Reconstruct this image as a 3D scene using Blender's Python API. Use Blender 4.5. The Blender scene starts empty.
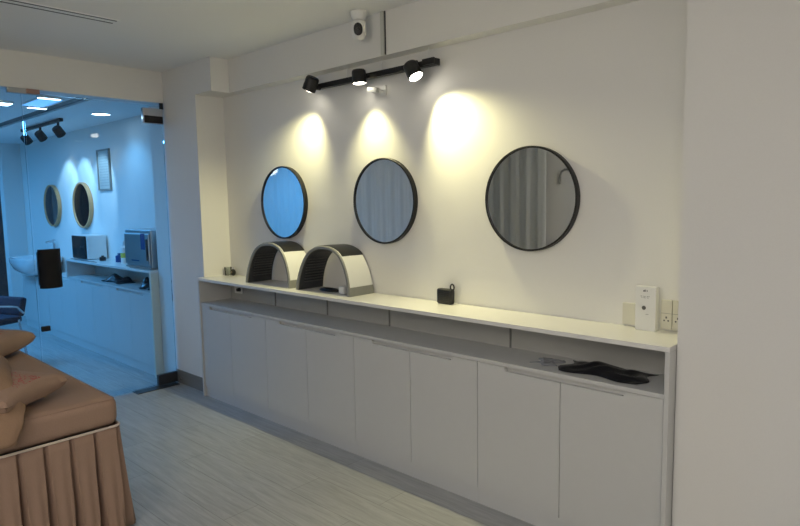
import bpy, bmesh, math, random
from mathutils import Vector, Matrix
random.seed(7)
sc = bpy.context.scene
C = sc.collection
PI = math.pi

# ---------------------------------------------------------------- camera
YAW, PITCH, ROLL = 0.7492, -0.1036, -0.017
f = Vector((-math.sin(YAW)*math.cos(PITCH), math.cos(YAW)*math.cos(PITCH), math.sin(PITCH)))
r0 = Vector((math.cos(YAW), math.sin(YAW), 0)); u0 = r0.cross(f)
r = r0*math.cos(ROLL)+u0*math.sin(ROLL); u = -r0*math.sin(ROLL)+u0*math.cos(ROLL)
cam = bpy.data.cameras.new('camera'); co = bpy.data.objects.new('camera', cam); C.objects.link(co)
cam.sensor_width = 36; cam.sensor_fit = 'HORIZONTAL'; cam.lens = 609.87/800*36
cam.clip_start = .05; cam.clip_end = 60
M = Matrix((r, u, -f)).transposed().to_4x4(); M.translation = (4.1849, -2.5544, 1.4545)
co.matrix_world = M
sc.camera = co

# ---------------------------------------------------------------- world, exposure
w = bpy.data.worlds.new('world'); sc.world = w; w.use_nodes = True
w.node_tree.nodes['Background'].inputs[0].default_value = (.55, .7, 1, 1)
w.node_tree.nodes['Background'].inputs[1].default_value = .03
vs = sc.view_settings
vs.view_transform = 'Standard'; vs.look = 'None'; vs.gamma = 1; vs.use_curve_mapping = False
vs.exposure = 1.0

def area(name, loc, size, energy, color, rot=(0, 0, 0), sy=None, spread=PI):
    l = bpy.data.lights.new(name, 'AREA'); l.energy = energy; l.color = color; l.size = size
    if sy: l.shape = 'RECTANGLE'; l.size_y = sy
    l.spread = spread
    o = bpy.data.objects.new(name, l); C.objects.link(o); o.location = loc; o.rotation_euler = rot
    return o
# added out-of-view fill lights for both rooms (their housings are built further down)
area('room_fill', (4.6, -3.2, 2.42), .6, 11.5, (1, .95, .95), sy=.6)
area('hall_fill_a', (-2.6, -1.75, 2.20), 1.2, 26, (.10, .44, 1.0), sy=.6)
area('hall_fill_b', (-5.2, -1.75, 2.20), 1.2, 17, (.10, .44, 1.0), sy=.6)

# ---------------------------------------------------------------- materials
def mat(name, col, rough=.6, metal=0, bump=0, bscale=60, var=0, emit=None, es=0, spec=.5, coat=0):
    m = bpy.data.materials.new(name); m.use_nodes = True
    n = m.node_tree; b = n.nodes['Principled BSDF']
    b.inputs['Base Color'].default_value = (*col, 1); b.inputs['Roughness'].default_value = rough
    b.inputs['Metallic'].default_value = metal; b.inputs['Specular IOR Level'].default_value = spec
    b.inputs['Coat Weight'].default_value = coat
    tc = n.nodes.new('ShaderNodeTexCoord')
    no = n.nodes.new('ShaderNodeTexNoise'); no.inputs['Scale'].default_value = bscale; no.inputs['Detail'].default_value = 4
    n.links.new(tc.outputs['Object'], no.inputs['Vector'])
    if bump:
        bp = n.nodes.new('ShaderNodeBump'); bp.inputs['Strength'].default_value = bump; bp.inputs['Distance'].default_value = .002
        n.links.new(no.outputs['Fac'], bp.inputs['Height']); n.links.new(bp.outputs[0], b.inputs['Normal'])
    if var:
        mx = n.nodes.new('ShaderNodeMix'); mx.data_type = 'RGBA'
        mx.inputs['A'].default_value = (*[c*(1-var) for c in col], 1); mx.inputs['B'].default_value = (*[min(1, c*(1+var)) for c in col], 1)
        n.links.new(no.outputs['Fac'], mx.inputs['Factor']); n.links.new(mx.outputs['Result'], b.inputs['Base Color'])
    if emit:
        b.inputs['Emission Color'].default_value = (*emit, 1); b.inputs['Emission Strength'].default_value = es
    return m

WALL = mat('wall_paint', (.80, .79, .76), .85, bump=.15, bscale=180, var=.02)
CEIL = mat('ceiling_paint', (.88, .88, .87), .9, bump=.1, bscale=150, var=.015)
LAM = mat('white_laminate', (.62, .62, .60), .32, bump=.03, bscale=25, var=.015)
TOP = mat('countertop_laminate', (.78, .77, .74), .25, bump=.02, bscale=30, var=.01)
PANEL = mat('niche_panel', (.50, .50, .47), .45, var=.03, bscale=12)
SKIRTING = mat('taupe_skirting', (.22, .21, .19), .4, var=.06, bscale=20)
BLACK = mat('black_metal', (.007, .007, .008), .45, bump=.05, bscale=200)
BLACKP = mat('black_plastic', (.010, .010, .012), .45, bump=.05, bscale=120)
MIRROR = mat('mirror_silver', (.90, .92, .92), .015, metal=1)
STEEL = mat('brushed_steel', (.52, .53, .54), .33, metal=1, bump=.08, bscale=90)
CHROME = mat('chrome', (.7, .7, .72), .12, metal=1)
GOLD = mat('tan_wood_frame', (.62, .33, .15), .45, var=.15, bscale=30)
WHITEP = mat('white_plastic', (.80, .80, .78), .35, bump=.02, bscale=60)
CREAMP = mat('cream_plastic', (.70, .68, .58), .35, bump=.02, bscale=60)
GREYP = mat('grey_plastic', (.26, .26, .24), .45, var=.04, bscale=40)
DKGREY = mat('dark_grey_plastic', (.045, .047, .05), .45, bump=.05, bscale=80)
CERAM = mat('white_ceramic', (.8, .8, .8), .12, coat=.5)
LENS = mat('lit_lens', (1, 1, 1), .3, emit=(1, .93, .78), es=9)
LENSD = mat('dim_blue_diffuser', (.6, .7, .8), .4, emit=(.12, .42, 1), es=.55)
LENS2 = mat('fill_globe_glow', (1, 1, 1), .3, emit=(1, .92, .82), es=27)  # emission of the added fill globe
LENSB = mat('lit_cool_diffuser', (1, 1, 1), .3, emit=(.55, .80, 1), es=4)
FAB = mat('tan_cotton', (.34, .225, .165), .9, bump=.5, bscale=220, var=.07)
FAB2 = mat('brown_blanket', (.30, .19, .12), .92, bump=.6, bscale=200, var=.08)
PIPE = mat('cream_piping', (.66, .56, .48), .8, bump=.2, bscale=200)
NAVY = mat('navy_fabric', (.012, .018, .04), .8, bump=.4, bscale=150)
LOCKM = mat('matte_black', (.006, .006, .008), .6, spec=.25)
DKSTEEL = mat('dark_steel', (.10, .10, .10), .35, metal=.8)
BAG = mat('black_polythene', (.012, .013, .017), .22, bump=.9, bscale=40)
TRUNK = mat('trunking_plastic', (.60, .61, .56), .4, bump=.03, bscale=60)
INK = mat('grey_ink', (.10, .10, .10), .6)
BLUEINK = mat('blue_sticker', (.02, .06, .22), .5)
YELLOW = mat('yellow_label', (.65, .62, .10), .6)
GREENP = mat('green_cap', (.03, .20, .10), .5)
BRICKISH = mat('rosy_metal', (.42, .26, .22), .4, metal=.3)
LOUV = mat('louvre_grey', (.10, .10, .10), .45, bump=.03, bscale=80)
DOTS = mat('gold_ornament', (.25, .20, .13), .3, metal=.6)

def floor_mat():
    m = bpy.data.materials.new('grey_wood_planks'); m.use_nodes = True
    n = m.node_tree; b = n.nodes['Principled BSDF']; L = n.links
    tc = n.nodes.new('ShaderNodeTexCoord')
    br = n.nodes.new('ShaderNodeTexBrick'); br.offset = .37
    br.inputs['Scale'].default_value = 1; br.inputs['Brick Width'].default_value = 1.2; br.inputs['Row Height'].default_value = .19
    br.inputs['Mortar Size'].default_value = .0016; br.inputs['Mortar Smooth'].default_value = .2
    br.inputs['Color1'].default_value = (.375, .375, .365, 1); br.inputs['Color2'].default_value = (.42, .42, .405, 1)
    br.inputs['Mortar'].default_value = (.24, .235, .22, 1)
    L.new(tc.outputs['Object'], br.inputs['Vector'])
    mp = n.nodes.new('ShaderNodeMapping'); mp.inputs['Scale'].default_value = (1.6, 22, 1)
    L.new(tc.outputs['Object'], mp.inputs['Vector'])
    no = n.nodes.new('ShaderNodeTexNoise'); no.inputs['Scale'].default_value = 2.2; no.inputs['Detail'].default_value = 8; no.inputs['Roughness'].default_value = .65
    no.inputs['Distortion'].default_value = .8
    L.new(mp.outputs[0], no.inputs['Vector'])
    rp = n.nodes.new('ShaderNodeValToRGB'); rp.color_ramp.elements[0].position = .33; rp.color_ramp.elements[0].color = (.78, .775, .77, 1)
    rp.color_ramp.elements[1].position = .68; rp.color_ramp.elements[1].color = (1.12, 1.12, 1.12, 1)
    L.new(no.outputs['Fac'], rp.inputs[0])
    mx = n.nodes.new('ShaderNodeMix'); mx.data_type = 'RGBA'; mx.blend_type = 'MULTIPLY'; mx.inputs['Factor'].default_value = 1
    L.new(br.outputs['Color'], mx.inputs['A']); L.new(rp.outputs['Color'], mx.inputs['B']); L.new(mx.outputs['Result'], b.inputs['Base Color'])
    bp = n.nodes.new('ShaderNodeBump'); bp.inputs['Strength'].default_value = .12; bp.inputs['Distance'].default_value = .002
    L.new(no.outputs['Fac'], bp.inputs['Height']); L.new(bp.outputs[0], b.inputs['Normal'])
    b.inputs['Roughness'].default_value = .36
    return m
FLOOR = floor_mat()

def glass_mat(name, tint, ior=1.5):
    m = bpy.data.materials.new(name); m.use_nodes = True; n = m.node_tree; L = n.links
    n.nodes.remove(n.nodes['Principled BSDF']); out = n.nodes['Material Output']
    t = n.nodes.new('ShaderNodeBsdfTransparent'); t.inputs[0].default_value = (*tint, 1)
    g = n.nodes.new('ShaderNodeBsdfGlossy'); g.inputs['Roughness'].default_value = .01
    fr = n.nodes.new('ShaderNodeFresnel'); fr.inputs['IOR'].default_value = ior
    mx = n.nodes.new('ShaderNodeMixShader')
    L.new(fr.outputs[0], mx.inputs[0]); L.new(t.outputs[0], mx.inputs[1]); L.new(g.outputs[0], mx.inputs[2]); L.new(mx.outputs[0], out.inputs[0])
    return m
GLASS = glass_mat('clear_glass', (.93, .97, .98), 1.3)
CUPG = glass_mat('cup_glass', (.9, .92, .9))

def curtain_mat(name, col, tr):
    m = bpy.data.materials.new(name); m.use_nodes = True; n = m.node_tree; L = n.links
    n.nodes.remove(n.nodes['Principled BSDF']); out = n.nodes['Material Output']
    d = n.nodes.new('ShaderNodeBsdfDiffuse'); t = n.nodes.new('ShaderNodeBsdfTranslucent')
    no = n.nodes.new('ShaderNodeTexNoise'); no.inputs['Scale'].default_value = 90
    hs = n.nodes.new('ShaderNodeMix'); hs.data_type = 'RGBA'
    hs.inputs['A'].default_value = (*[c*.94 for c in col], 1); hs.inputs['B'].default_value = (*col, 1)
    L.new(no.outputs['Fac'], hs.inputs['Factor'])
    L.new(hs.outputs['Result'], d.inputs[0]); L.new(hs.outputs['Result'], t.inputs[0])
    mx = n.nodes.new('ShaderNodeMixShader'); mx.inputs[0].default_value = tr
    L.new(d.outputs[0], mx.inputs[1]); L.new(t.outputs[0], mx.inputs[2]); L.new(mx.outputs[0], out.inputs[0])
    return m
CURT = curtain_mat('sheer_curtain', (.86, .87, .85), .5)

def embroidered():
    # tan cotton with a patch of curly red stitching around the middle of the cushion
    m = FAB.copy(); m.name = 'embroidered_cotton'; n = m.node_tree; L = n.links; b = n.nodes['Principled BSDF']
    tc = n.nodes['Texture Coordinate']
    src = b.inputs['Base Color'].links[0].from_socket
    wv = n.nodes.new('ShaderNodeTexNoise'); wv.inputs['Scale'].default_value = 34; wv.inputs['Detail'].default_value = 1; wv.inputs['Distortion'].default_value = 1.5
    L.new(tc.outputs['Object'], wv.inputs['Vector'])
    rr = n.nodes.new('ShaderNodeValToRGB'); e = rr.color_ramp.elements
    e[0].position = .46; e[0].color = (0, 0, 0, 1); e[1].position = .50; e[1].color = (1, 1, 1, 1)
    e2 = e.new(.56); e2.color = (0, 0, 0, 1)
    L.new(wv.outputs['Fac'], rr.inputs[0])
    sx = n.nodes.new('ShaderNodeSeparateXYZ'); L.new(tc.outputs['Object'], sx.inputs[0])
    def cmp_abs(o, lim):
        a = n.nodes.new('ShaderNodeMath'); a.operation = 'ABSOLUTE'; L.new(o, a.inputs[0])
        c = n.nodes.new('ShaderNodeMath'); c.operation = 'LESS_THAN'; L.new(a.outputs[0], c.inputs[0]); c.inputs[1].default_value = lim
        return c.outputs[0]
    a = cmp_abs(sx.outputs['X'], .16); c = cmp_abs(sx.outputs['Y'], .075)
    def mul(p, q):
        k = n.nodes.new('ShaderNodeMath'); k.operation = 'MULTIPLY'; L.new(p, k.inputs[0]); L.new(q, k.inputs[1]); return k.outputs[0]
    fac = mul(mul(a, c), rr.outputs['Color'])
    mx = n.nodes.new('ShaderNodeMix'); mx.data_type = 'RGBA'; mx.inputs['B'].default_value = (.42, .02, .03, 1)
    L.new(fac, mx.inputs['Factor']); L.new(src, mx.inputs['A']); L.new(mx.outputs['Result'], b.inputs['Base Color'])
    return m
EMB = embroidered()

# ---------------------------------------------------------------- mesh helpers (all coordinates in world metres)
class MB:
    def __init__(s): s.bm = bmesh.new()
    def _take(s, verts, M=None):
        if M is not None: bmesh.ops.transform(s.bm, matrix=M, verts=verts)
        return verts
    def box(s, x0, x1, y0, y1, z0, z1, bev=0, M=None, seg=2):
        v = bmesh.ops.create_cube(s.bm, size=1)['verts']
        bmesh.ops.transform(s.bm, matrix=Matrix.Translation(((x0+x1)/2, (y0+y1)/2, (z0+z1)/2)) @ Matrix.Diagonal((x1-x0, y1-y0, z1-z0, 1)), verts=v)
        if bev:
            es = list({e for a in v for e in a.link_edges})
            g = bmesh.ops.bevel(s.bm, geom=es, offset=bev, segments=seg, profile=.5, affect='EDGES')
            v = list({a for fc in g['faces'] for a in fc.verts} | {a for a in v if a.is_valid})
        s._take(v, M); return s
    def cone(s, p0, p1, ra, rb=None, seg=24, caps=True):
        rb = ra if rb is None else rb; p0 = Vector(p0); p1 = Vector(p1); d = p1-p0
        M = Matrix.Translation((p0+p1)/2) @ d.to_track_quat('Z', 'Y').to_matrix().to_4x4()
        bmesh.ops.create_cone(s.bm, cap_ends=caps, segments=seg, radius1=ra, radius2=rb, depth=d.length, matrix=M); return s
    def sphere(s, c, rx, ry=None, rz=None, seg=20):
        ry = ry or rx; rz = rz or rx
        bmesh.ops.create_uvsphere(s.bm, u_segments=seg, v_segments=seg//2+2, radius=1, matrix=Matrix.Translation(c) @ Matrix.Diagonal((rx, ry, rz, 1))); return s
    def lathe(s, prof, M, seg=64, close=True):
        rings = []
        for (rr, z) in prof:
            rings.append([s.bm.verts.new(M @ Vector((rr*math.cos(2*PI*k/seg), rr*math.sin(2*PI*k/seg), z))) for k in range(seg)])
        n = len(rings); rng = range(n) if close else range(n-1)
        for i in rng:
            a, b = rings[i], rings[(i+1) % n]
            for k in range(seg): s.bm.faces.new((a[k], a[(k+1) % seg], b[(k+1) % seg], b[k]))
        return s
    def tube(s, pts, rad, seg=10, closed=False):
        pts = [Vector(p) for p in pts]; rings = []; N = len(pts)
        up = Vector((0, 0, 1)); prev = None
        for i, p in enumerate(pts):
            if closed: t = pts[(i+1) % N]-pts[i-1]
            else: t = pts[min(i+1, N-1)]-pts[max(i-1, 0)]
            t.normalize()
            a = prev if prev else (up.cross(t) if abs(t.z) < .95 else Vector((1, 0, 0)).cross(t))
            a = (a - t*a.dot(t)).normalized(); prev = a; b = t.cross(a)
            rr = rad[i] if isinstance(rad, (list, tuple)) else rad
            rings.append([s.bm.verts.new(p+a*rr*math.cos(2*PI*k/seg)+b*rr*math.sin(2*PI*k/seg)) for k in range(seg)])
        for i in range(N if closed else N-1):
            A, B = rings[i], rings[(i+1) % N]
            for k in range(seg): s.bm.faces.new((A[k], A[(k+1) % seg], B[(k+1) % seg], B[k]))
        if not closed: s.bm.faces.new(rings[0][::-1]); s.bm.faces.new(rings[-1])
        return s
    def prism(s, poly, ax, a0, a1):
        # poly: 2-D outline; ax: extrusion axis
        def mk(p, t): return {'x': (t, p[0], p[1]), 'y': (p[0], t, p[1]), 'z': (p[0], p[1], t)}[ax]
        A = [s.bm.verts.new(mk(p, a0)) for p in poly]; B = [s.bm.verts.new(mk(p, a1)) for p in poly]
        n = len(poly)
        s.bm.faces.new(A); s.bm.faces.new(B[::-1])
        for i in range(n): s.bm.faces.new((A[i], B[i], B[(i+1) % n], A[(i+1) % n]))
        return s
    def grid(s, fn, nu, nv, closed_u=False):
        V = [[s.bm.verts.new(fn(i/nu, j/nv)) for j in range(nv+1)] for i in range(nu if closed_u else nu+1)]
        for i in range(nu):
            for j in range(nv):
                a = V[i]; b = V[(i+1) % len(V)]
                s.bm.faces.new((a[j], b[j], b[j+1], a[j+1]))
        return s
    def build(s, name, m, parent=None, smooth=False, origin=None, weld=0):
        bm = s.bm
        if weld: bmesh.ops.remove_doubles(bm, verts=bm.verts, dist=weld)
        bmesh.ops.recalc_face_normals(bm, faces=bm.faces)
        if parent is not None: og = Vector(parent['_o']) if '_o' in parent else Vector((0, 0, 0))
        elif origin is not None: og = Vector(origin)
        else:
            xs = [v.co.x for v in bm.verts]; ys = [v.co.y for v in bm.verts]; zs = [v.co.z for v in bm.verts]
            og = Vector(((min(xs)+max(xs))/2, (min(ys)+max(ys))/2, min(zs)))
        bmesh.ops.translate(bm, verts=bm.verts, vec=-og)
        me = bpy.data.meshes.new(name); bm.to_mesh(me); bm.free(); me.materials.append(m)
        if smooth:
            for p in me.polygons: p.use_smooth = True
            try: me.set_sharp_from_angle(angle=math.radians(40))
            except Exception: pass
        o = bpy.data.objects.new(name, me); C.objects.link(o)
        if parent is not None: o.parent = parent
        else: o.location = og
        o['_o'] = list(og); return o
def tag(o, label, cat, group=None, kind=None):
    o['label'] = label; o['category'] = cat
    if group: o['group'] = group
    if kind: o['kind'] = kind
    return o
def thing(name, label, cat, loc, group=None):
    o = bpy.data.objects.new(name, None); C.objects.link(o); o.location = loc; o['_o'] = list(loc); o.empty_display_size = .05
    return tag(o, label, cat, group)
def struct(o, label=None, cat='structure'):
    o['kind'] = 'structure'
    if label: o['label'] = label; o['category'] = cat
    return o
def copy_tree(o, loc, label, group=None):
    c = o.copy(); C.objects.link(c); c.location = loc; c['label'] = label
    if group: c['group'] = group
    for ch in o.children:
        d = ch.copy(); C.objects.link(d); d.parent = c
        for g in ch.children:
            e = g.copy(); C.objects.link(e); e.parent = d
    return c
def add_mod(o, t, **k):
    m = o.modifiers.new(t.lower(), t)
    for a, b in k.items(): setattr(m, a, b)
    return m

# ---------------------------------------------------------------- structure
PX = .015            # right face of the pier
LX = -.476           # plane of the glass partition
CZ = 2.472           # main ceiling
struct(MB().box(-9, 6.2, -4.0, .15, -.1, 0).build('floor', FLOOR), 'pale grey wood plank floor running through both rooms', 'floor')
struct(MB().box(LX, 6.2, -4.0, .15, CZ, CZ+.1).build('ceiling', CEIL), 'off white flat ceiling of the front room', 'ceiling')
struct(MB().box(-.6, 3.008, 0, .15, 0, CZ).box(3.008, 6.2, -.004, .15, 0, CZ).build('wall_back', WALL), 'off white wall carrying the black framed mirrors', 'wall')
struct(MB().box(-.726, PX, -.23, 0, 0, 2.24).build('wall_pier', WALL), 'white pier between glass door and long cabinet', 'wall')
struct(MB().box(LX, .24, -.23, 0, 2.24, CZ).box(.24, 6.2, -.085, 0, 2.24, CZ).build('trim_beam', WALL), 'boxed beam along the top of the mirror wall', 'beam')
struct(MB().box(3.4195, 6.2, -.22, -.005, 0, CZ).build('wall_right', WALL), 'blank pale wall to the right of the long cabinet', 'wall')
struct(MB().box(LX-.12, LX, -4.0, -.23, 2.233, CZ).build('wall_lintel', WALL), 'white wall strip above the glass door', 'wall')
struct(MB().box(6.1, 6.2, -4.0, -.2, 0, CZ).build('wall_side', WALL))
struct(MB().box(-9, 6.2, -4.1, -4.0, 0, CZ).build('wall_front', WALL))
struct(MB().box(-.5, PX+.0, -.238, -.2302, 0, .108).build('baseboard_pier', SKIRTING), 'taupe skirting at the foot of the pier', 'skirting')
# hall beyond the glass
struct(MB().box(-4.93, -.727, .0, .15, 0, 2.6).build('wall_hall_back', WALL), 'hall wall with two wood framed mirrors', 'wall')
struct(MB().box(-5.1, -4.93, -.22, .15, 0, 2.6).build('wall_hall_return', WALL))
struct(MB().box(-9, -8.9, -4.0, .15, 0, 2.6).build('wall_hall_left', WALL))
struct(MB().box(-8.9, -5.1, .05, .15, 0, 2.6).build('wall_hall_recess', WALL))
hc = MB()
hc.box(-8.9, LX-.12, -.64, .0, 2.26, 2.36).box(-8.9, LX-.12, -4.0, -.76, 2.26, 2.36).box(-8.9, LX-.12, -.76, -.64, 2.40, 2.46)
hc.box(-.75, LX-.12, -.76, -.64, 2.26, 2.4)
struct(hc.build('ceiling_hall', CEIL), 'hall ceiling with a narrow dark slot', 'ceiling')
struct(MB().box(-8.9, -.751, -.755, -.645, 2.275, 2.285).build('trim_slot', DKGREY))  # dark sheet put in the slot to darken the recess

# ---------------------------------------------------------------- glass partition
DY0, DY1 = -1.205, -.245
d1 = struct(MB().box(LX-.006, LX+.006, DY0, DY1, .012, 2.205).build('door_1', GLASS, origin=(LX, -.7, 0)), 'frameless glass door standing beside the white pier', 'door')
def dpart(mb, name, m, label=None, smooth=False):
    o = mb.build(name, m, d1, smooth=smooth)
    if label: o['label'] = label
    return o
dpart(MB().box(LX-.014, LX+.016, -.405, -.245, 2.068, 2.185, bev=.002), 'patch_fitting', CHROME, 'steel upper hinge patch')
dpart(MB().box(LX+.0165, LX+.018, -.395, -.25, 2.073, 2.128), 'patch_cover', BLACK)
dpart(MB().box(LX-.014, LX+.016, -.405, -.245, .012, .095, bev=.002), 'patch_fitting', DKSTEEL, 'steel lower hinge patch')
dpart(MB().box(LX-.010, LX+.012, -.262, -.24, 2.185, 2.232), 'pivot', BLACK)
dpart(MB().box(LX-.012, LX+.014, DY0, DY0+.055, .585, .62, bev=.003), 'bolt', BLACK)
lk = MB().prism([(LX+.006+.05*math.sin(a*PI/10)**.5 if 0 < a < 10 else LX+.006, -1.195+.145*a/10) for a in range(11)], 'z', .885, 1.155)
dpart(lk, 'lock_box', LOCKM, 'black box shaped lock', True)
dpart(MB().box(LX-.045, LX-.007, -1.19, -1.06, .90, 1.14, bev=.01), 'lock_box', BLACKP, 'black inner half of the lock')
w1 = struct(MB().box(LX-.006, LX+.006, -3.98, DY0-.012, .0, 2.232).build('window_1', GLASS, origin=(LX, -2.6, 0)), 'fixed glass panel beside the glass door', 'window')
o = MB().box(LX-.016, LX+.018, -1.30, -1.12, 2.196, 2.232, bev=.003).build('clamp', STEEL, w1)
MB().box(LX+.0185, LX+.032, -1.19, -1.11, 2.2, 2.231, bev=.003).build('clamp_cover', BRICKISH, w1)
tag(MB().prism([(-.42-.09, -.60), (-.42+.02, -.60), (-.40, -.26), (-.52, -.26)], 'z', .0005, .006).build('floor_spring', DKSTEEL), 'steel floor spring plate under the hinge of the glass door', 'floor spring')
t = thing('door_stop', 'tiny brass stud on the taupe skirting of the pier', 'door stop', (-.39, -.238, .04))
MB().cone((-.39, -.2385, .045), (-.39, -.256, .045), .008, .006).build('stem', CHROME, t, smooth=True)

# ---------------------------------------------------------------- long cabinet in the front room
W = .4247; D = .2765; DZ0, DZ1 = .0815, .6984
def make_door(x0, x1, bx, z1=DZ1, y=-D):
    """flat door with a finger notch milled in its upper edge on the side of boundary bx"""
    a, b = x0+.0016, x1-.0016; n = .022
    if abs(bx-x1) < .01: poly = [(a, DZ0), (b, DZ0), (b, z1-n), (bx-.27, z1-n), (bx-.276, z1-.002), (a, z1-.002)]
    else: poly = [(a, DZ0), (b, DZ0), (b, z1-.002), (bx+.276, z1-.002), (bx+.27, z1-n), (a, z1-n)]
    return MB().prism(poly, 'y', y, y+.0175)
def cabinet_run(x_left, xs, yf, labels, group, wall_y=-.006):
    for i, (k0, k1, k2) in enumerate(xs):
        t = thing('base_cabinet', labels[i], 'cabinet', ((k0+k2)/2, yf/2, 0), group)
        MB().box(k0+.0005, k2-.0005, yf+.018, wall_y, .0785, .6965).build('carcass', LAM, t)
        make_door(k0, k1, k1, y=yf).build('door', LAM, t); make_door(k1, k2, k1, y=yf).build('door', LAM, t)
        MB().box(k0+.0005, k2-.0005, yf+.009, wall_y, 0, .0765).build('plinth', LAM, t)
places = ['at the far left end, beside the pier', 'under the two arch shaped devices', 'below the black speaker, right of the middle', 'at the right end, under the black plastic bag']
xs = [((0.0335 if k == 0 else k*W), (k+1)*W, (k+2)*W - (0.001 if k == 6 else 0)) for k in (0, 2, 4, 6)]
cabinet_run(0, xs, -D, ['white two door base cabinet '+p for p in places], 'base cabinets of the long white row')
XL, XR = .0162, 8*W+.0195
t = thing('open_shelf', 'long open shelf niche between the doors and the white countertop', 'shelf', (1.7, -.14, .699))
MB().box(XL+.018, XR-.019, -D-.004, -.006, .699, .717, bev=.001).build('shelf_board', LAM, t)
bp_ = MB(); cuts = [XL+.018, .62, 1.185, 1.741, 2.568, XR-.019]
for a, b in zip(cuts[:-1], cuts[1:]): bp_.box(a+.002, b-.002, -.022, -.0135, .7175, .880)
bp_.box(XL+.018, XR-.019, -.013, -.006, .7175, .880)
bp_.build('back_panel', PANEL, t)
for x in cuts[1:-1]: MB().box(x-.0035, x+.0035, -.03, -.0225, .7175, .880).build('bracket', GREYP, t)
t = thing('countertop', 'long white countertop on the low cabinets below the mirrors', 'countertop', (1.7, -.14, 0))
MB().box(XL, XR, -D-.010, -.0055, .8805, .90, bev=.0015).build('top', TOP, t)
MB().box(XR-.018, XR, -D-.010, -.0065, 0, .880, bev=.001).build('end_panel', LAM, t)
MB().box(XL, XL+.017, -D-.010, -.0065, 0, .880, bev=.001).build('end_panel', LAM, t)

# ---------------------------------------------------------------- round mirrors
def mirror_mesh(t, x, z, R, dep, fm, rim=.009):
    Mx = Matrix.Translation((x, 0, z)) @ Matrix.Rotation(PI/2, 4, 'X')
    MB().lathe([(R, .0015), (R, dep-.0015), (R-.0015, dep), (R-rim, dep), (R-rim, .0015)], Mx, 96).build('frame', fm, t, smooth=True)
    MB().lathe([(.0001, .012), (R-rim-.0003, .012), (R-rim-.0003, dep-.008), (.0001, dep-.008)], Mx, 96).build('glass', MIRROR, t, smooth=True)
m0 = thing('round_mirror', 'black framed round mirror on the left, above the left arch device', 'mirror', (.744, 0, 1.201), 'black framed round mirrors')
mirror_mesh(m0, .744, 1.447, .2465, .032, BLACK)
copy_tree(m0, (1.707, 0, 1.201), 'middle black framed round mirror, right of the right arch device')
copy_tree(m0, (2.669, 0, 1.201), 'black framed round mirror nearest the blank right wall, largest in view')
m1 = thing('round_mirror', 'wood framed round mirror with dark reflection on hall wall', 'mirror', (-2.857, 0, 1.205), 'wood framed mirrors in the hall')
mirror_mesh(m1, -2.857, 1.452, .247, .04, GOLD, .016)
copy_tree(m1, (-3.80, 0, 1.205), 'wood framed round mirror with pale reflection, farther along the hall wall')

# ---------------------------------------------------------------- track lights
def track_head(name, loc, axis, label, group, up=.05, lensmat=LENS, color=(1, .92, .48), energy=10, cone=74, R=.036, L=.095, side=1, blend=.55):
    """cylindrical head hinged beside the rail; loc = centre of the body, axis = beam direction"""
    axis = Vector(axis).normalized(); loc = Vector(loc)
    t = thing(name, label, 'spotlight', loc, group)
    back = loc-axis*L*.5; fr = loc+axis*L*.5
    b = MB(); q = axis.to_track_quat('Z', 'Y').to_matrix().to_4x4()
    Mx = Matrix.Translation(back) @ q
    b.lathe([(.0005, 0), (R*.8, 0), (R*.95, .006), (R, .016), (R, L*.55), (R*1.02, L*.57), (R*1.02, L), (R*.93, L), (R*.90, L*.9), (.0005, L*.9)], Mx, 40)
    b.build('body', BLACK, t, smooth=True)
    MB().lathe([(.0005, L*.9+.001), (R*.90, L*.9+.001), (R*.90, L*.985), (R*.6, L+.004), (.0005, L+.006)], Mx, 40).build('lens', lensmat, t, smooth=True)
    l = bpy.data.lights.new('beam', 'SPOT'); l.energy = energy; l.color = color; l.spot_size = math.radians(cone); l.spot_blend = blend; l.shadow_soft_size = .014
    lo = bpy.data.objects.new('beam', l); C.objects.link(lo); lo.parent = t
    lo.matrix_local = Matrix.Translation(fr+axis*.012-loc) @ (-axis).to_track_quat('Z', 'Y').to_matrix().to_4x4()
    return t
def rail(name, label, a, b, s=.017, group=None, hangers=(), z_up=None, m=BLACK):
    a = Vector(a); b = Vector(b); t = thing(name, label, 'track', (a+b)/2, group)
    MB().box(a.x, b.x, a.y-s, a.y+s, a.z-s*.9, a.z+s*.9, bev=.002).build('rail', m, t)
    MB().box(b.x+.0003, b.x+.012, a.y-s*1.05, a.y+s*1.05, a.z-s, a.z+s, bev=.002).build('end_cap', m, t)
    MB().box(a.x-.012, a.x-.0003, a.y-s*1.05, a.y+s*1.05, a.z-s, a.z+s, bev=.002).build('end_cap', m, t)
    for x in hangers:
        MB().tube([(x, a.y, a.z+s), (x, a.y+.002, a.z+.05), (x+.004, a.y+.004, 2.239)], .0022).build('hanger', WHITEP, t)
    return t
TY, TZ = -.052, 2.156
tr = rail('light_track', 'black light track hung under the beam above the mirrors', (1.19, TY, TZ), (2.135, TY, TZ), hangers=(1.45, 1.74, 2.08))
tag(MB().box(2.065, 2.145, TY-.032, TY-.019, TZ-.012, TZ+.02, bev=.003).build('track_feed', BLACKP), 'black feed block clipped on the right end of the light track', 'connector')
tag(MB().box(1.995, 2.03, TY-.034, TY-.0185, TZ-.006, TZ+.022, bev=.003).build('track_clip', BLACKP), 'small black clip on the track above the right spotlight', 'connector')
def knuckle(t, p, q):
    MB().tube([p, ((p[0]+q[0])/2, min(p[1], q[1])-.004, (p[2]+q[2])/2-.004), q], .011).build('bracket', BLACK, t, smooth=True)
h1 = track_head('track_spotlight', (1.205, -.120, 2.166), (-.48, -.07, -.87), 'black track spotlight at the left end of the main track', 'spotlights on the main track', energy=19.5, cone=100, R=.041, L=.085, blend=1)
knuckle(h1, (1.23, TY-.019, TZ-.016), (1.236, -.09, 2.148))
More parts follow.
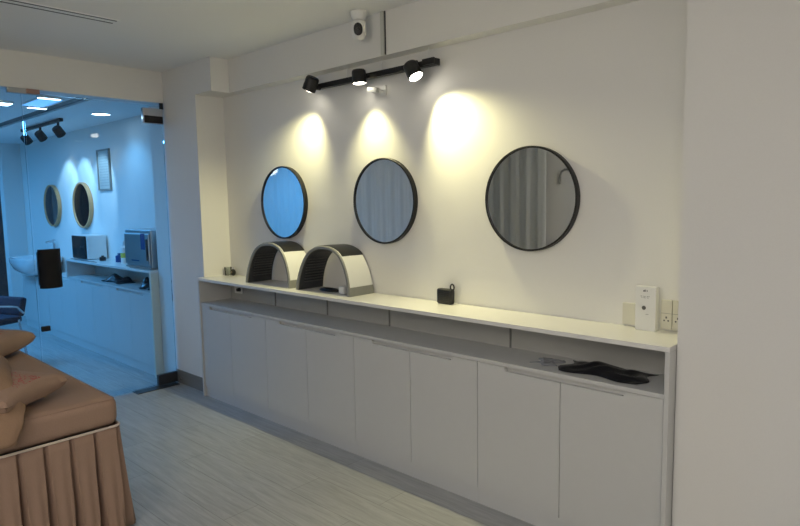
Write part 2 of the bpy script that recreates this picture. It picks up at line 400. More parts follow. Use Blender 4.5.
h2 = track_head('track_spotlight', (1.628, -.118, 2.148), (.02, .05, -.99), 'middle black track spotlight, pointing straight down the wall', 'spotlights on the main track', energy=13, cone=86, R=.040, L=.075, blend=1)
knuckle(h2, (1.72, TY-.02, TZ-.012), (1.684, -.10, 2.144))
h3 = track_head('track_spotlight', (2.032, -.118, 2.120), (.52, .0, -.85), 'black track spotlight with its lit face showing, right end of track', 'spotlights on the main track', energy=25, cone=100, R=.040, L=.085, blend=1)
knuckle(h3, (1.975, TY-.02, TZ-.004), (2.004, -.10, 2.137))
# alarm sensor under the track
t = thing('wall_sensor', 'small white sensor on a bracket below the light track', 'sensor', (1.635, 0, 2.07))
MB().box(1.69, 1.73, -.010, -.0015, 2.045, 2.10, bev=.002).build('mount', WHITEP, t)
MB().tube([(1.71, -.010, 2.07), (1.69, -.035, 2.076)], .006).build('arm', WHITEP, t, smooth=True)
MB().box(-.038, .038, -.015, .015, -.014, .014, bev=.006, M=Matrix.Translation((1.665, -.045, 2.078)) @ Matrix.Rotation(.2, 4, 'Y')).build('body', TRUNK, t, smooth=True)

# ceiling camera
t = thing('security_camera', 'white dome security camera under the ceiling beside the beam', 'camera', (1.702, -.18, CZ))
Mx = Matrix.Translation((1.702, -.18, CZ-.0005)) @ Matrix.Rotation(PI, 4, 'X')
MB().lathe([(.0005, 0), (.045, 0), (.046, .006), (.040, .03), (.032, .046), (.0005, .046)], Mx, 40).build('base', WHITEP, t, smooth=True)
b = MB().lathe([(.0005, .047), (.030, .047), (.038, .056), (.040, .075), (.040, .112), (.036, .130), (.024, .146), (.0005, .152)], Mx, 40)
b.build('body', WHITEP, t, smooth=True)
fd = Vector((.62, -.78, -.1)).normalized(); cc = Vector((1.702, -.18, CZ-.098))
fq = Matrix.Translation(cc+fd*.0245) @ fd.to_track_quat('Z', 'Y').to_matrix().to_4x4()
fb = MB(); n = 28
ov = []
for k in range(n):
    a = 2*PI*k/n; ov.append((.0235*math.cos(a), .033*math.copysign(abs(math.sin(a))**.8, math.sin(a))))
V0 = [fb.bm.verts.new(fq @ Vector((x, y, .0))) for x, y in ov]; V1 = [fb.bm.verts.new(fq @ Vector((x, y, .0165))) for x, y in ov]
V2 = [fb.bm.verts.new(fq @ Vector((x*.6, y*.6, .021))) for x, y in ov]
for A, B in ((V0, V1), (V1, V2)):
    for k in range(n): fb.bm.faces.new((A[k], A[(k+1) % n], B[(k+1) % n], B[k]))
fb.bm.faces.new(V0[::-1]); fb.bm.faces.new(V2)
fb.build('face', BLACKP, t, smooth=True)
MB().sphere(cc+fd*.0455+Vector((0, 0, .002)), .008).build('lens', DKGREY, t, smooth=True)

# trunking and ceiling rail
tag(MB().box(1.808, 1.8125, -.092, -.0855, 2.241, CZ-.001).build('cable', DKGREY), 'thin dark strip along the edge of the pale trunking on the beam', 'cable')  # dark strip drawn along the edge of the trunking
tag(MB().box(1.782, 1.806, -.0985, -.0855, 2.241, CZ-.001, bev=.002).build('cable_trunking', TRUNK), 'pale vertical cable trunking on the beam right of the security camera', 'trunking')
t = thing('ceiling_rail', 'slim curtain rail with two dark grooves on the ceiling above the bed', 'rail', (.63, -2.4, CZ))
MB().box(.595, .672, -3.9, -1.03, CZ-.006, CZ-.0005, bev=.001).build('rail', CEIL, t)
for x in (.600, .655): MB().box(x, x+.012, -3.9, -1.04, CZ-.0075, CZ-.0062).build('groove', DKGREY, t)

# ---------------------------------------------------------------- arch shaped light therapy devices
def arch(hw, h, th, n=40):
    # rounded arch: leaning sides, soft shoulders, nearly flat crown
    K = [(-1, 0), (-.985, .13), (-.95, .28), (-.89, .44), (-.805, .60), (-.695, .75), (-.55, .875), (-.36, .955), (-.18, .99), (0, 1)]
    K = K+[(-x, z) for x, z in K[:-1][::-1]]
    out = []
    for i in range(n+1):
        k = i/n*(len(K)-1); a = min(int(k), len(K)-2); t_ = k-a
        p = [K[max(0, min(len(K)-1, a+q))] for q in (-1, 0, 1, 2)]
        f_ = [.5*((2*p[1][c])+(p[2][c]-p[0][c])*t_+(2*p[0][c]-5*p[1][c]+4*p[2][c]-p[3][c])*t_*t_+(3*p[1][c]-p[0][c]-3*p[2][c]+p[3][c])*t_**3) for c in (0, 1)]
        out.append((hw*f_[0], h*f_[1]))
    return out
def make_device(x0, label, group):
    # opening faces -y; local x centre cxx
    cx, zb, yf, yb = x0+.252, .9005, -.212, -.012
    t = thing('light_therapy_dome', label, 'beauty device', (cx, (yf+yb)/2, zb), group)
    def shell(hwf, hf, hwb, hb, ya, yb_, off):
        A = [(cx+x*1, z) for x, z in arch(hwf-off, hf-off, 0)]; B = [(cx+x, z) for x, z in arch(hwb-off, hb-off, 0)]
        return A, B
    def skin(mb, rows):
        R_ = [[mb.bm.verts.new(p) for p in row] for row in rows]
        n_ = len(R_)
        for i in range(n_):
            a, b = R_[i], R_[(i+1) % n_]
            for k in range(len(a)-1): mb.bm.faces.new((a[k], a[k+1], b[k+1], b[k]))
        mb.bm.faces.new([q[0] for q in R_]); mb.bm.faces.new([q[-1] for q in R_][::-1])
        return mb
    def row(hw, h, y, rake=0, lo=0, hi=1): 
        pts = arch(hw, h, 0); a, b = int(round(lo*40)), int(round(hi*40))
        return [(cx+x, y+rake*(z/.28), zb+.0+z) for x, z in pts[a:b+1]]
    rk = .022
    # white outer cover
    skin(MB(), [row(.250, .283, yf+.010, rk), row(.251, .284, (yf+yb)/2), row(.247, .281, yb), row(.238, .272, yb), row(.242, .275, yf+.010, rk)]).build('cover', WHITEP, t, smooth=True)
    # grey front rim
    skin(MB(), [row(.2505, .2835, yf+.0095, rk), row(.247, .280, yf, rk), row(.234, .267, yf, rk), row(.231, .264, yf+.0095, rk)]).build('front_rim', GREYP, t, smooth=True)
    # inner dark lining with louvre ridges
    skin(MB(), [row(.2415, .2745, yf+.010, rk), row(.2375, .2715, yb), row(.222, .256, yb), row(.229, .262, yf+.010, rk)]).build('lining', DKGREY, t, smooth=True)
    for s_ in (-1, 1):
        lv = MB()
        for j in range(9):
            zz = .045+.018*j
            xx = max((.215*abs(q[0]) for q in arch(1, .258, 0) if abs(q[1]-zz) < .016), default=.2)-.004
            lv.box(cx+s_*xx-.006, cx+s_*xx+.006, yf+.04, yb-.015, zb+zz, zb+zz+.006, bev=.001)
        lv.build('louvres', LOUV, t)
    # dark control panel along the crown
    skin(MB(), [row(.2525, .2855, yf+.014, rk, .275, .70), row(.2535, .2875, (yf+yb)/2, 0, .275, .70), row(.2505, .2845, yb+.002, 0, .275, .70), row(.2475, .2815, yb+.002, 0, .275, .70), row(.251, .284, yf+.014, rk, .275, .70)]).build('control_panel', BLACKP, t, smooth=True)
    # grey feet on both sides
    for lo, hi in ((0, .075), (.925, 1)):
        skin(MB(), [row(.2535, .283, yf+.004, rk, lo, hi), row(.2545, .284, (yf+yb)/2, 0, lo, hi), row(.2525, .281, yb-.001, 0, lo, hi), row(.2475, .278, yb-.001, 0, lo, hi), row(.2475, .278, yf+.004, rk, lo, hi)]).build('foot', GREYP, t, smooth=True)
    return t
dv = make_device(1.10, 'right arch shaped white and grey light therapy device, cable inside it', 'arch devices on the countertop')
copy_tree(dv, (dv.location.x-.565, dv.location.y, dv.location.z), 'left arch shaped white and grey device, partly behind its twin')
# cable and plug lying in the right device
cb = []
for i in range(120):
    a = i*.30; rr = .055-.00015*i
    cb.append((1.335+1.6*rr*math.cos(a), -.13+.55*rr*math.sin(a), .906+.00009*i))
t = thing('power_cable', 'coiled black cable with a white plug under the right arch device', 'cable', (1.34, -.13, .9))
MB().tube(cb, .0042, 8).build('cord', BLACK, t, smooth=True)
MB().box(1.455, 1.50, -.165, -.12, .9005, .945, bev=.008).build('plug', WHITEP, t, smooth=True)

# ---------------------------------------------------------------- small things on the counter
t = thing('drinking_glass', 'small clear glass on the far left end of the counter', 'glass', (.055, -.05, .9))
Mx = Matrix.Translation((.055, -.05, .9005))
MB().lathe([(.0005, 0), (.024, 0), (.028, .062), (.026, .062), (.022, .004), (.0005, .004)], Mx, 32).build('cup', CUPG, t, smooth=True)
t = thing('perfume_bottle', 'tiny dark round bottle beside the clear glass at the pier', 'bottle', (.125, -.05, .9))
MB().sphere((.125, -.05, .927), .024, .018, .026).build('bottle', BLACKP, t, smooth=True)
MB().cone((.125, -.05, .9535), (.125, -.05, .966), .008, .007).build('cap', CHROME, t, smooth=True)
MB().sphere((.131, -.068, .930), .008, .004, .009).build('badge', DOTS, t, smooth=True)
t = thing('power_socket', 'small white socket with a black plug in the niche at left', 'socket', (.15, -.022, .757))
MB().box(.10, .20, -.030, -.0226, .765, .83, bev=.002).build('plate', WHITEP, t)
MB().cone((.175, -.0302, .797), (.175, -.055, .797), .015, .012).build('plug', BLACKP, t, smooth=True)
t = thing('portable_speaker', 'small black square speaker with a loop, alone on the counter', 'speaker', (2.17, -.05, .9))
MB().box(2.132, 2.232, -.07, -.030, .9005, .982, bev=.012, seg=3).build('body', BLACKP, t, smooth=True)
MB().tube([(2.227+.012*math.cos(a*PI/8), -.05, .992+.016*math.sin(a*PI/8)) for a in range(16)], .0042, 8, closed=True).build('loop', BLACK, t, smooth=True)
gr = MB()
for i in range(9):
    for j in range(6): gr.cone((2.147+i*.009, -.0702, .918+j*.0095), (2.147+i*.009, -.0712, .918+j*.0095), .0018, seg=6)
gr.build('grille', DKGREY, t)
# boxed item
t = thing('carton', 'tall white carton with small grey print, standing by the sockets', 'box', (3.228, -.045, .9))
MB().box(3.196, 3.280, -.062, -.030, .9005, 1.083, bev=.0015).build('box', WHITEP, t)
MB().cone((3.232, -.0622, .995), (3.232, -.0628, .995), .0085, seg=24).build('logo', INK, t)
lg = MB()
for k, (xa, xb, z, h) in enumerate([(3.228, 3.246, 1.062, .009), (3.217, 3.255, 1.042, .0022), (3.222, 3.251, 1.036, .0022), (3.236, 3.256, .968, .002)]):
    n_ = max(3, int((xb-xa)/.0035))
    for q in range(n_):
        if (q+k) % 4 != 3: lg.box(xa+q*(xb-xa)/n_, xa+(q+.72)*(xb-xa)/n_, -.0628, -.0622, z, z+h*(.7+.3*((q*7+k) % 3)/2))
lg.build('print', INK, t)
# wall plates
tag(MB().box(3.122, 3.195, -.0135, -.0045, .906, 1.0, bev=.002).build('blank_plate', CREAMP), 'blank cream wall plate half hidden behind the white carton', 'wall plate')
def socket(x, label):
    t = thing('wall_socket', label, 'socket', (x, -.004, .906), 'cream socket plates by the carton')
    MB().box(x-.0215, x+.0215, -.0145, -.0045, .906, 1.028, bev=.002).build('plate', CREAMP, t)
    MB().box(x-.0205, x+.0205, -.0152, -.0147, .972, .9735).build('seam', GREYP, t)
    MB().box(x-.006, x+.006, -.017, -.0148, .985, 1.002, bev=.001).build('switch', CREAMP, t)
    p = MB()
    p.box(x-.003, x+.003, -.0156, -.0148, .952, .960).box(x-.011, x-.005, -.0156, -.0148, .940, .946).box(x+.005, x+.011, -.0156, -.0148, .940, .946)
    p.build('pin_holes', INK, t)
    return t
s0 = socket(3.306, 'left cream socket plate between the white carton and its twin')
copy_tree(s0, (3.3515, -.004, .906), 'right cream socket plate, nearest the blank right wall')
# black bag in niche
def bag(x0, x1, y0, y1, z0, h, seed, name, label, group=None, m=BAG):
    rnd = random.Random(seed); b = MB(); nu, nv = 26, 14
    ph = [rnd.uniform(0, 6) for _ in range(8)]
    def top(uu, vv):
        x = x0+(x1-x0)*uu; y = y0+(y1-y0)*vv
        e = (1-abs(2*uu-1)**3)*(1-abs(2*vv-1)**3)
        z = h*e*(.55+.25*math.sin(9*uu+5*vv+ph[0])+.2*math.sin(17*uu-11*vv+ph[1]))
        w_ = .016*math.sin(8*vv+ph[2]+3*uu); w2 = .014*math.sin(9*uu+ph[3])
        return (x+w_*abs(2*uu-1), y+w2*abs(2*vv-1), z0+.003+max(z, 0))
    def bot(uu, vv):
        p = top(uu, vv); return (p[0], p[1], z0+.0008)
    b.grid(top, nu, nv); b.grid(bot, nu, nv)
    per = [(i/nu, 0) for i in range(nu)]+[(1, j/nv) for j in range(nv)]+[(1-i/nu, 1) for i in range(nu)]+[(0, 1-j/nv) for j in range(nv)]
    A = [b.bm.verts.new(top(*p)) for p in per]; B = [b.bm.verts.new(bot(*p)) for p in per]
    for i in range(len(per)): b.bm.faces.new((A[i], A[(i+1) % len(per)], B[(i+1) % len(per)], B[i]))
    return tag(b.build(name, m, smooth=True, weld=.0004), label, 'bag', group)
bag(2.93, 3.285, -.230, -.050, .7180, .032, 3, 'plastic_bag', 'crumpled black plastic bag lying in the niche at right')
PALEB = mat('grey_polythene', (.32, .33, .35), .2, bump=.6, bscale=50)
bag(2.80, 2.895, -.20, -.10, .7175, .016, 5, 'plastic_bag', 'small translucent grey bag left of the black plastic bag', m=PALEB)

# ---------------------------------------------------------------- bed
BX0, BX1, BY0, BY1 = -.27, 1.50, -2.28, -1.495
BT, BH = .62, .487
t = thing('treatment_bed', 'treatment bed in tan fitted cover with pleated skirt', 'bed', ((BX0+BX1)/2, (BY0+BY1)/2, 0))
mt = MB().box(BX0, BX1, BY0, BY1, BH, BT, bev=.042, seg=6)
bmesh.ops.subdivide_edges(mt.bm, edges=[e for e in mt.bm.edges if e.calc_length() > .3], cuts=40, use_grid_fill=True)
for v in mt.bm.verts:
    x, y, z = v.co
    if z > BT-.004: v.co.z += .003*math.sin(9*x+2*y)*math.cos(7*y+x)-.002
    if BH+.03 < z < BT-.03: pass
mt.build('mattress', FAB, t, smooth=True)
def ring(off, z, rad, name, m):
    rr = .03; pts = []
    for (cx, cy, a0) in ((BX1-rr, BY1-rr, 0), (BX0+rr, BY1-rr, 90), (BX0+rr, BY0+rr, 180), (BX1-rr, BY0+rr, 270)):
        for k in range(5):
            a = math.radians(a0+22.5*k); pts.append((cx+(rr+off)*math.cos(a), cy+(rr+off)*math.sin(a), z))
    MB().tube(pts, rad, 8, closed=True).build(name, m, t, smooth=True)
ring(.003, BH+.003, .0055, 'hem_piping', PIPE)
ring(-.012, BT-.012, .0022, 'top_piping', FAB)
# quilted side band
# pleated skirt
per = []; rr = .03
def perim():
    L = [((BX1, BY0+rr), (BX1, BY1-rr), (1, 0)), ((BX1-rr, BY1), (BX0+rr, BY1), (0, 1)), ((BX0, BY1-rr), (BX0, BY0+rr), (-1, 0)), ((BX0+rr, BY0), (BX1-rr, BY0), (0, -1))]
    pts = []; s_ = 0
    for i, (a, b, n_) in enumerate(L):
        a = Vector(a); b = Vector(b); ln = (b-a).length; k = int(ln/.004)
        for j in range(k): pts.append((a+(b-a)*j/k, Vector(n_), s_+ln*j/k))
        s_ += ln
        nx = Vector(L[(i+1) % 4][2]); c0 = b-Vector(n_)*rr
        for j in range(8):
            q = j/8*PI/2; nn = Vector(n_)*math.cos(q)+nx*math.sin(q); pts.append((c0+nn*rr, nn, s_+rr*q))
        s_ += rr*PI/2
    return pts, s_
pts, S = perim(); P_ = S/round(S/.098)
SH0 = (BY1-rr)-(BY0+rr)   # first corner position on the perimeter
def sk(i, j):
    p, n_, s_ = pts[int(i) % len(pts)]; tt = j
    q = ((s_-SH0-.02+P_*40) % P_)/P_   # 0..1 in the pleat, fold at 0
    d = min(q, 1-q)*P_
    fold = max(0, 1-d/(.009+.008*tt))**.8
    out = .004+.052*tt**1.1+(.020+.052*tt)*(-fold)+.006*tt*math.sin(2*PI*q*2+s_*3)+.008*tt*math.sin(s_*7.3)
    z = BH-.002-(BH-.012)*tt
    return (p.x+n_.x*out, p.y+n_.y*out, z)
b = MB(); NU = len(pts); NV = 12
V = [[b.bm.verts.new(sk(i, j/NV)) for j in range(NV+1)] for i in range(NU)]
for i in range(NU):
    for j in range(NV): b.bm.faces.new((V[i][j], V[(i+1) % NU][j], V[(i+1) % NU][j+1], V[i][j+1]))
skt = b.build('skirt', FAB, t, smooth=True)
add_mod(skt, 'SOLIDIFY', thickness=.003, offset=-1)
fr_ = MB().box(BX0+.08, BX1-.08, BY0+.08, BY1-.08, BH-.05, BH-.002)
fr_.build('base_frame', DKGREY, t)
for x in (BX0+.12, BX1-.12):
    for y in (BY0+.12, BY1-.12): MB().cone((x, y, 0), (x, y, BH-.051), .022).build('leg', STEEL, t)

def cushion(name, label, loc, w_, l_, h_, rot, m, tilt=(0, 0)):
    b = MB(); n = 34
    def s1(uu, vv, sg):
        x = 2*uu-1; y = 2*vv-1
        e = max(0, (1-x*x))**.5*max(0, (1-y*y))**.5
        px = w_/2*x*(1-.10*(1-y*y)**1.0*abs(x)**3+.03*abs(x*y)); py = l_/2*y*(1-.10*(1-x*x)**1.0*abs(y)**3+.03*abs(x*y))
        z = h_/2*e**.62*(1+.05*math.sin(6*x+3*y))
        return (px, py, sg*z)
    b.grid(lambda a, c: s1(a, c, 1), n, n); b.grid(lambda a, c: s1(a, c, -1), n, n)
    o = b.build(name, m, smooth=True, origin=(0, 0, 0), weld=.0006)
    o.location = loc; o.rotation_euler = (tilt[0], tilt[1], rot)
    return tag(o, label, 'pillow', 'pillows on the treatment bed')
cushion('pillow', 'tan pillow with red stitching on the far side of the bed', (.275, -1.765, .703), .46, .42, .165, math.radians(48), EMB, (0, 0))
cushion('pillow', 'tan pillow with red stitching beside the brown blanket', (1.285, -1.91, .693), .40, .37, .135, math.radians(38), EMB, (0, 0))
# draped blanket
b = MB()
prof = []
def blanket(uu, vv):
    # vv across (x: from back over the bed to the front edge and down), uu along y
    y = -1.785-.14*vv*vv-.45*uu
    th = vv
    path = [(.95, .64), (1.0, .74), (1.08, .80), (1.2, .80), (1.3, .80), (1.40, .775), (1.48, .71), (1.535, .62), (1.55, .545)]
    k = th*(len(path)-1); i = min(int(k), len(path)-2); fr = k-i
    x = path[i][0]*(1-fr)+path[i+1][0]*fr; z = path[i][1]*(1-fr)+path[i+1][1]*fr
    rnd_ = math.exp(-(uu/.06)**2)
    z2 = z-(z-.63)*.75*rnd_ if z > .63 else z
    return (x+.008*math.sin(22*uu), y+.012*math.sin(9*vv), z2+.008*math.sin(30*uu+3*vv)*(1-rnd_))
b.grid(blanket, 60, 42)
bl = b.build('blanket', FAB2, smooth=True)
add_mod(bl, 'SOLIDIFY', thickness=.014, offset=1)
tag(bl, 'brown blanket heaped on the bed and hanging over its edge', 'blanket')

# ---------------------------------------------------------------- curtains inside the front room (seen in the mirrors)
def curtain(name, a, b_, z0, z1, label, amp=.022, per_=.17, m=CURT):
    a = Vector(a); b_ = Vector(b_); L = (b_-a).length; d = (b_-a).normalized(); nn = Vector((-d.y, d.x))
    n = int(L/.012); mb = MB()
    def fn(uu, vv):
        s_ = uu*L; k = amp*(math.sin(2*PI*s_/per_+.6*math.sin(s_*5))*.7+.3*math.sin(2*PI*s_/(per_*.43)+1))*(.6+.4*(1-vv))
        p = a+d*s_+nn*k; return (p.x, p.y, z0+(z1-z0)*vv)
    mb.grid(fn, n, 8); o = mb.build(name, m, smooth=True); add_mod(o, 'SOLIDIFY', thickness=.0015)
    return tag(o, label, 'curtain')
curtain('curtain', (-.44, -1.50), (-.44, -3.72), .02, 2.46, 'pale sheer curtain drawn along the glass partition, seen in the middle mirror')
curtain('curtain', (-.36, -3.80), (.62, -3.80), .02, 2.46, 'pale sheer curtain on the opposite wall, seen in the nearest mirror')
curtain('curtain', (-6.5, -2.85), (-.62, -2.85), .02, 2.25, 'sheer curtain across the hall, seen blue in the left black mirror')
tag(MB().tube([(.70, -3.985, 1.60), (.70, -3.985, 1.70), (.72, -3.985, 1.745), (.76, -3.985, 1.765), (.86, -3.985, 1.765)], .012).build('wall_hook', GREYP, smooth=True), 'grey curved wall rail reflected in the nearest mirror', 'wall rail')

# ---------------------------------------------------------------- hall cabinet and things on it
HX = [-.755-2*.4247*k for k in range(4)]
xs = [(HX[k+1], HX[k+1]+.4247, HX[k]) for k in (2, 1, 0)]
cabinet_run(0, xs, -.288, ['white two door hall cabinet '+p for p in ('farthest from the glass door, under the basin side', 'in the middle of the hall run', 'right beside the pier and the glass door')], 'base cabinets in the hall', wall_y=-.004)
t = thing('hall_countertop', 'white hall countertop with open niche, behind the glass door', 'countertop', (-1.7, -.15, .699))
MB().box(-2.66, -.728, -.298, -.004, .8805, .90, bev=.0015).build('top', TOP, t)
MB().box(-2.64, -.756, -.290, -.004, .699, .717, bev=.001).build('shelf_board', LAM, t)
MB().box(-2.64, -.756, -.020, -.004, .7175, .880).build('back_panel', PANEL, t)
MB().box(-2.66, -2.641, -.298, -.004, .699, .880).build('side_panel', LAM, t)
MB().box(-.755, -.728, -.298, -.231, 0, .880).build('end_panel', CREAMP, t)  # cream colour stands in for warm light from the front room
t = thing('vanity_cabinet', 'low white vanity cabinet under the wash basin', 'cabinet', (-3.8, -.15, 0))
MB().box(-4.2, -3.31, -.27, -.004, .0785, .64).build('carcass', LAM, t)
for a in (-4.2, -3.7555): MB().box(a+.001, a+.4435, -.288, -.2705, .0815, .638, bev=.001).build('door', LAM, t)
MB().box(-4.2, -3.31, -.280, -.004, 0, .0765).build('plinth', LAM, t)
# steriliser
t = thing('towel_steriliser', 'steel towel steriliser with blue sticker on the hall counter', 'steriliser', (-1.04, -.14, .9))
MB().box(-1.29, -.80, -.245, -.02, .918, 1.235, bev=.006).build('body', STEEL, t)
MB().box(-1.28, -.81, -.262, -.2455, .935, 1.205, bev=.006).build('door', STEEL, t)
MB().box(-1.285, -.80, -.258, -.02, .9055, .9175, bev=.002).build('base', GREYP, t)
for x in (-1.24, -.85):
    for y in (-.22, -.05): MB().cone((x, y, .9005), (x, y, .905), .012).build('foot', BLACKP, t)
MB().box(-.955, -.875, -.2635, -.2625, 1.07, 1.205, bev=0).build('sticker', BLUEINK, t)
MB().box(-1.15, -1.0, -.2635, -.2625, .965, .975).build('nameplate', BLUEINK, t)
MB().box(-.84, -.825, -.275, -.2625, .98, 1.16, bev=.002).build('handle', DKGREY, t)
t = thing('hall_appliance', 'white cabinet appliance with black front on the hall counter', 'appliance', (-2.48, -.11, .9))
MB().box(-2.67, -2.30, -.205, -.015, .905, 1.145, bev=.006).build('body', WHITEP, t)
MB().box(-2.67, -2.32, -.222, -.2055, .91, 1.14, bev=.004).build('door', BLACKP, t)
MB().cone((-2.40, -.2225, 1.03), (-2.40, -.232, 1.03), .012).build('knob', CHROME, t, smooth=True)
for x in (-2.63, -2.34):
    for y in (-.18, -.04): MB().cone((x, y, .9005), (x, y, .9045), .012).build('foot', BLACKP, t)
def bottle(x, y, r_, h, m, capm, label, name='bottle'):
    t = thing(name, label, 'bottle', (x, y, .9))
    Mx = Matrix.Translation((x, y, .9005))
    MB().lathe([(.0005, 0), (r_, 0), (r_, h*.68), (r_*.8, h*.75), (r_*.35, h*.80), (r_*.35, h*.84), (.0005, h*.84)], Mx, 28).build('body', m, t, smooth=True)
    MB().lathe([(.0005, h*.842), (r_*.45, h*.842), (r_*.42, h), (.0005, h)], Mx, 20).build('cap', capm, t, smooth=True)
    return t
bt = bottle(-1.60, -.13, .036, .21, WHITEP, WHITEP, 'white bottle with yellow label left of the steriliser')
MB().lathe([(.0365, .055), (.0372, .056), (.0372, .10), (.0365, .101)], Matrix.Translation((-1.60, -.13, .9005)), 28).build('label_band', YELLOW, bt, smooth=True)
bottle(-1.435, -.10, .03, .23, GREENP, GREENP, 'dark green bottle right behind the yellow labelled bottle')
bottle(-1.80, -.10, .035, .085, BLUEINK, BLUEINK, 'squat dark blue jar on the hall counter', 'jar')
bottle(-2.10, -.14, .03, .05, BLACKP, BLACKP, 'tiny black jar near the white appliance', 'jar')
tag(MB().box(-3.04, -2.96, -.09, -.001, .85, 1.01, bev=.01).build('soap_dispenser', GREYP), 'grey wall dispenser left of the white appliance in the hall', 'dispenser')
tag(MB().tube([(-2.62+.05*i, -.262+.008*math.sin(i*1.7), .904) for i in range(15)], .003, 6).build('cable', BLACK), 'thin dark cable lying along the hall counter edge', 'cable')
bag(-1.98, -1.52, -.22, -.06, .7175, .075, 11, 'dark_bag', 'dark bag lying in the hall niche')
bag(-1.12, -.93, -.24, -.06, .7175, .11, 12, 'dark_bag', 'taller black bag at the right end of the hall niche')
# picture
t = thing('framed_picture', 'narrow framed notice on the hall wall above the steriliser', 'picture', (-2.25, 0, 1.6))
fm = MB()
for a in ((-2.40, -2.385, 1.60, 2.01), (-2.115, -2.10, 1.60, 2.01), (-2.385, -2.115, 1.60, 1.615), (-2.385, -2.115, 1.995, 2.01)): fm.box(a[0], a[1], -.022, -.0015, a[2], a[3])
fm.build('frame', GREYP, t)
MB().box(-2.3845, -2.1155, -.012, -.0015, 1.6155, 1.9945).build('sheet', PANEL, t)
INK2 = mat('faded_ink', (.34, .35, .36), .6)
pr = MB(); rn = random.Random(2)
for j in range(12):
    x = -2.36
    while x < -2.15:
        l = rn.uniform(.01, .035); pr.box(x, min(x+l, -2.14), -.0128, -.0122, 1.645+j*.027, 1.651+j*.027); x += l+.012
pr.build('print', INK2, t)
# alarm switch beside the pier
tag(MB().box(-.86, -.84, -.012, -.001, 1.29, 1.33, bev=.002).build('wall_switch', BLACKP), 'small dark switch above the steriliser beside the pier', 'switch')
# wash basin
t = thing('wash_basin', 'white wall basin at the far end of the hall counter', 'basin', (-4.1, -.25, .66))
bs = MB()
def bas(rx, ry, z): return [(-3.80+.8*rx*math.copysign(abs(math.cos(a))**.6, math.cos(a)), -.245+ry*math.copysign(abs(math.sin(a))**.6, math.sin(a)), z) for a in [2*PI*k/40 for k in range(40)]]
rows = [bas(.20, .12, .655), bas(.34, .20, .72), bas(.40, .235, .80), bas(.405, .238, .855), bas(.385, .22, .86), bas(.36, .20, .82), bas(.26, .14, .74), bas(.02, .01, .725)]
R_ = [[bs.bm.verts.new(p) for p in row] for row in rows]
for a, b in zip(R_[:-1], R_[1:]):
    for k in range(40): bs.bm.faces.new((a[k], a[(k+1) % 40], b[(k+1) % 40], b[k]))
bs.bm.faces.new(R_[0][::-1]); bs.bm.faces.new(R_[-1])
bs.build('bowl', CERAM, t, smooth=True)
MB().tube([(-3.80, -.2, .6545), (-3.80, -.2, .642)], .03).build('drain', CHROME, t)
t = thing('basin_tap', 'chrome tap on the white wash basin, above the black lock', 'tap', (-3.80, -.05, .86))
MB().tube([(-3.80, -.032, .863), (-3.80, -.032, 1.0), (-3.80, -.05, 1.03), (-3.80, -.12, 1.02)], .014).build('spout', CHROME, t, smooth=True)
MB().box(-3.815, -3.785, -.045, -.02, 1.035, 1.05, bev=.003).build('lever', CHROME, t)

# hall ceiling lights
def downlight(x, y, label, r_=.075):
    t = thing('downlight', label, 'downlight', (x, y, 2.26), 'round downlights in the hall ceiling')
    Mx = Matrix.Translation((x, y, 2.2595)) @ Matrix.Rotation(PI, 4, 'X')
    MB().lathe([(r_, 0), (r_+.012, 0), (r_+.010, .006), (r_, .006)], Mx, 40).build('ring', WHITEP, t, smooth=True)
    MB().lathe([(.0005, 0), (r_-.001, 0), (r_-.001, .003), (.0005, .003)], Mx, 40).build('diffuser', LENSB, t)
    l = bpy.data.lights.new('beam', 'SPOT'); l.energy = 8; l.color = (.14, .50, 1); l.spot_size = math.radians(130); l.spot_blend = .8; l.shadow_soft_size = .07
    lo = bpy.data.objects.new('beam', l); C.objects.link(lo); lo.parent = t; lo.location = (0, 0, -.02)
    return t
downlight(-1.533, -.29, 'round hall downlight above the framed notice')
def strip(x0, x1, y0, y1, label):
    t = thing('strip_light', label, 'ceiling light', ((x0+x1)/2, (y0+y1)/2, 2.26), 'strip lights in the hall ceiling')
    MB().box(x0, x1, y0, y1, 2.243, 2.2595, bev=.002).build('housing', WHITEP, t)
    MB().box(x0+.006, x1-.006, y0+.006, y1-.006, 2.240, 2.2427).build('diffuser', LENSB, t)
strip(-.89, -.84, -1.0, -.84, 'bright strip light nearest the glass door')
strip(-1.44, -1.39, -.91, -.765, 'strip light farther inside the hall behind the nearest strip')
strip(-1.42, -1.28, -1.25, -1.04, 'bright strip light at the left above the glass door clamp')
t = thing('ceiling_panel', 'dim blue ceiling panel between the two short strip lights', 'ceiling light', (-1.14, -.88, 2.26))
MB().box(-1.37, -.91, -.97, -.80, 2.250, 2.2595, bev=.002).build('housing', WHITEP, t)
MB().box(-1.36, -.92, -.96, -.81, 2.2475, 2.2497).build('diffuser', LENSD, t)
# hall track
HY, HZ = -.46, 2.242
tk = rail('hall_light_track', 'black light track on the hall ceiling', (-3.15, HY, HZ), (-2.02, HY, HZ), s=.015)
for i, (x, lab) in enumerate([(-3.05, 'hall track spotlight at the left, beyond the door edge'), (-2.60, 'middle hall track spotlight'), (-2.10, 'hall track spotlight nearest the framed notice')]):
    hd = track_head('hall_spotlight', (x, HY, 2.145), (-.30, .62, -.72), lab, 'spotlights on the hall track', lensmat=LENSB, color=(.35, .68, 1), energy=9, cone=62, R=.042, L=.09)
    MB().tube([(x, HY, HZ-.016), (x, HY, 2.20), (x-.002, HY-.01, 2.18)], .011).build('bracket', BLACK, hd)

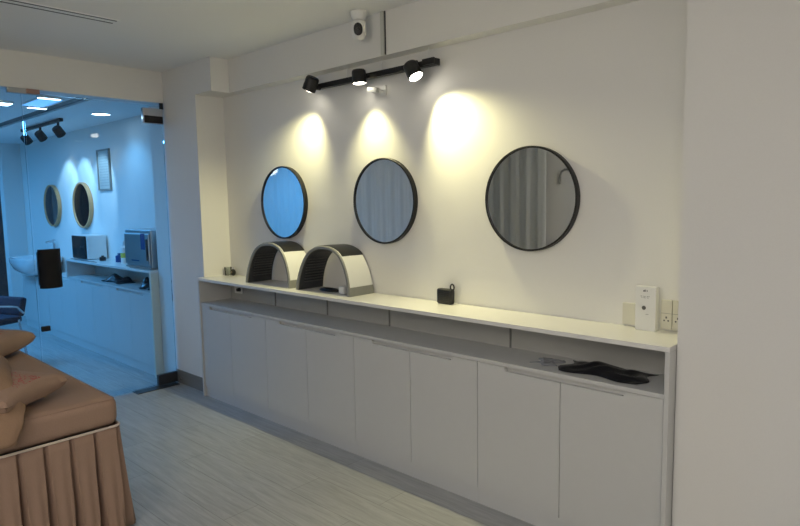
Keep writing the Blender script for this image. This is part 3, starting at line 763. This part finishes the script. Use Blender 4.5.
# chair in the hall
t = thing('office_chair', 'dark blue chair with a chrome armrest behind the bed', 'chair', (-2.12, -1.22, 0))
R0 = Matrix.Translation((-2.12, -1.22, 0)) @ Matrix.Rotation(math.radians(20), 4, 'Z')
MB().box(-.24, .24, -.22, .24, .42, .48, bev=.02, M=R0, seg=3).build('seat', NAVY, t, smooth=True)
MB().box(-.23, .23, -.03, .03, -.0, .17, bev=.02, M=R0 @ Matrix.Translation((0, .24, .47)) @ Matrix.Rotation(-.25, 4, 'X'), seg=3).build('backrest', NAVY, t, smooth=True)
for s_ in (-1, 1):
    MB().tube([R0 @ Vector(p) for p in [(s_*.25, .24, .50), (s_*.27, .17, .57), (s_*.27, -.02, .60), (s_*.27, -.15, .56), (s_*.26, -.17, .40), (s_*.25, -.20, .005)]], .011).build('leg', CHROME, t, smooth=True)
    MB().tube([R0 @ Vector(p) for p in [(s_*.24, .20, .45), (s_*.25, .26, .005)]], .011).build('leg', CHROME, t, smooth=True)

# shelf and dark curtain at the far left of the hall
t = thing('storage_shelf', 'storage shelf at the far left edge beyond the hall column', 'shelf', (-7.0, -.25, 0))
MB().box(-7.5, -7.45, -.6, .04, 0, 2.1).box(-5.6, -5.55, -.6, .04, 0, 2.1).build('side_panel', DKGREY, t)
for z in (.3, .85, 1.3, 1.75, 2.08): MB().box(-7.449, -5.601, -.6, .04, z, z+.03).build('shelf_board', GREYP, t)
for k, (x, z, h, m, lab) in enumerate([(-6.3, 1.331, .2, BLUEINK, 'blue box on the storage shelf'), (-6.3, .881, .28, CREAMP, 'cream box below the blue box on the storage shelf'), (-6.3, 1.781, .2, DKGREY, 'dark box on the top of the storage shelf')]):
    bx = tag(MB().box(x-.5, x+.5, -.55, -.1, z, z+h, bev=.01).build('storage_box', m), lab, 'box', 'boxes on the storage shelf')
tag(MB().box(-8.5, -8.3, -3.2, -1.80, .0005, 2.2, bev=.01).build('wardrobe', DKGREY), 'dark wardrobe at the end of the hall, seen in a wood framed mirror', 'wardrobe')

# added globe for ceiling bounce, and housings of the added fill lights
t = thing('fill_globe', 'added glowing fill globe behind the camera', 'lamp', (2.9, -3.2, CZ))
MB().cone((2.9, -3.2, CZ-.03), (2.9, -3.2, CZ-.0005), .05, .05).build('canopy', WHITEP, t)
MB().cone((2.9, -3.2, 2.08), (2.9, -3.2, CZ-.031), .004).build('cord', BLACK, t)
MB().sphere((2.9, -3.2, 1.97), .11).build('globe', LENS2, t, smooth=True)
t = thing('fill_panel', 'housing of the added fill light behind the camera', 'ceiling light', (4.6, -3.2, CZ))
MB().box(4.28, 4.92, -3.52, -2.88, CZ-.03, CZ-.0005, bev=.003).build('housing', WHITEP, t)
for k, x in enumerate((-2.6, -5.2)):
    t = thing('fill_panel', 'added fill light panel in the hall, %s the glass partition' % ('nearer' if k == 0 else 'farther from'), 'ceiling light', (x, -1.75, 2.26))
    MB().box(x-.62, x+.62, -2.07, -1.43, 2.225, 2.2595, bev=.003).build('housing', WHITEP, t)

for o in bpy.data.objects:
    if '_o' in o: del o['_o']
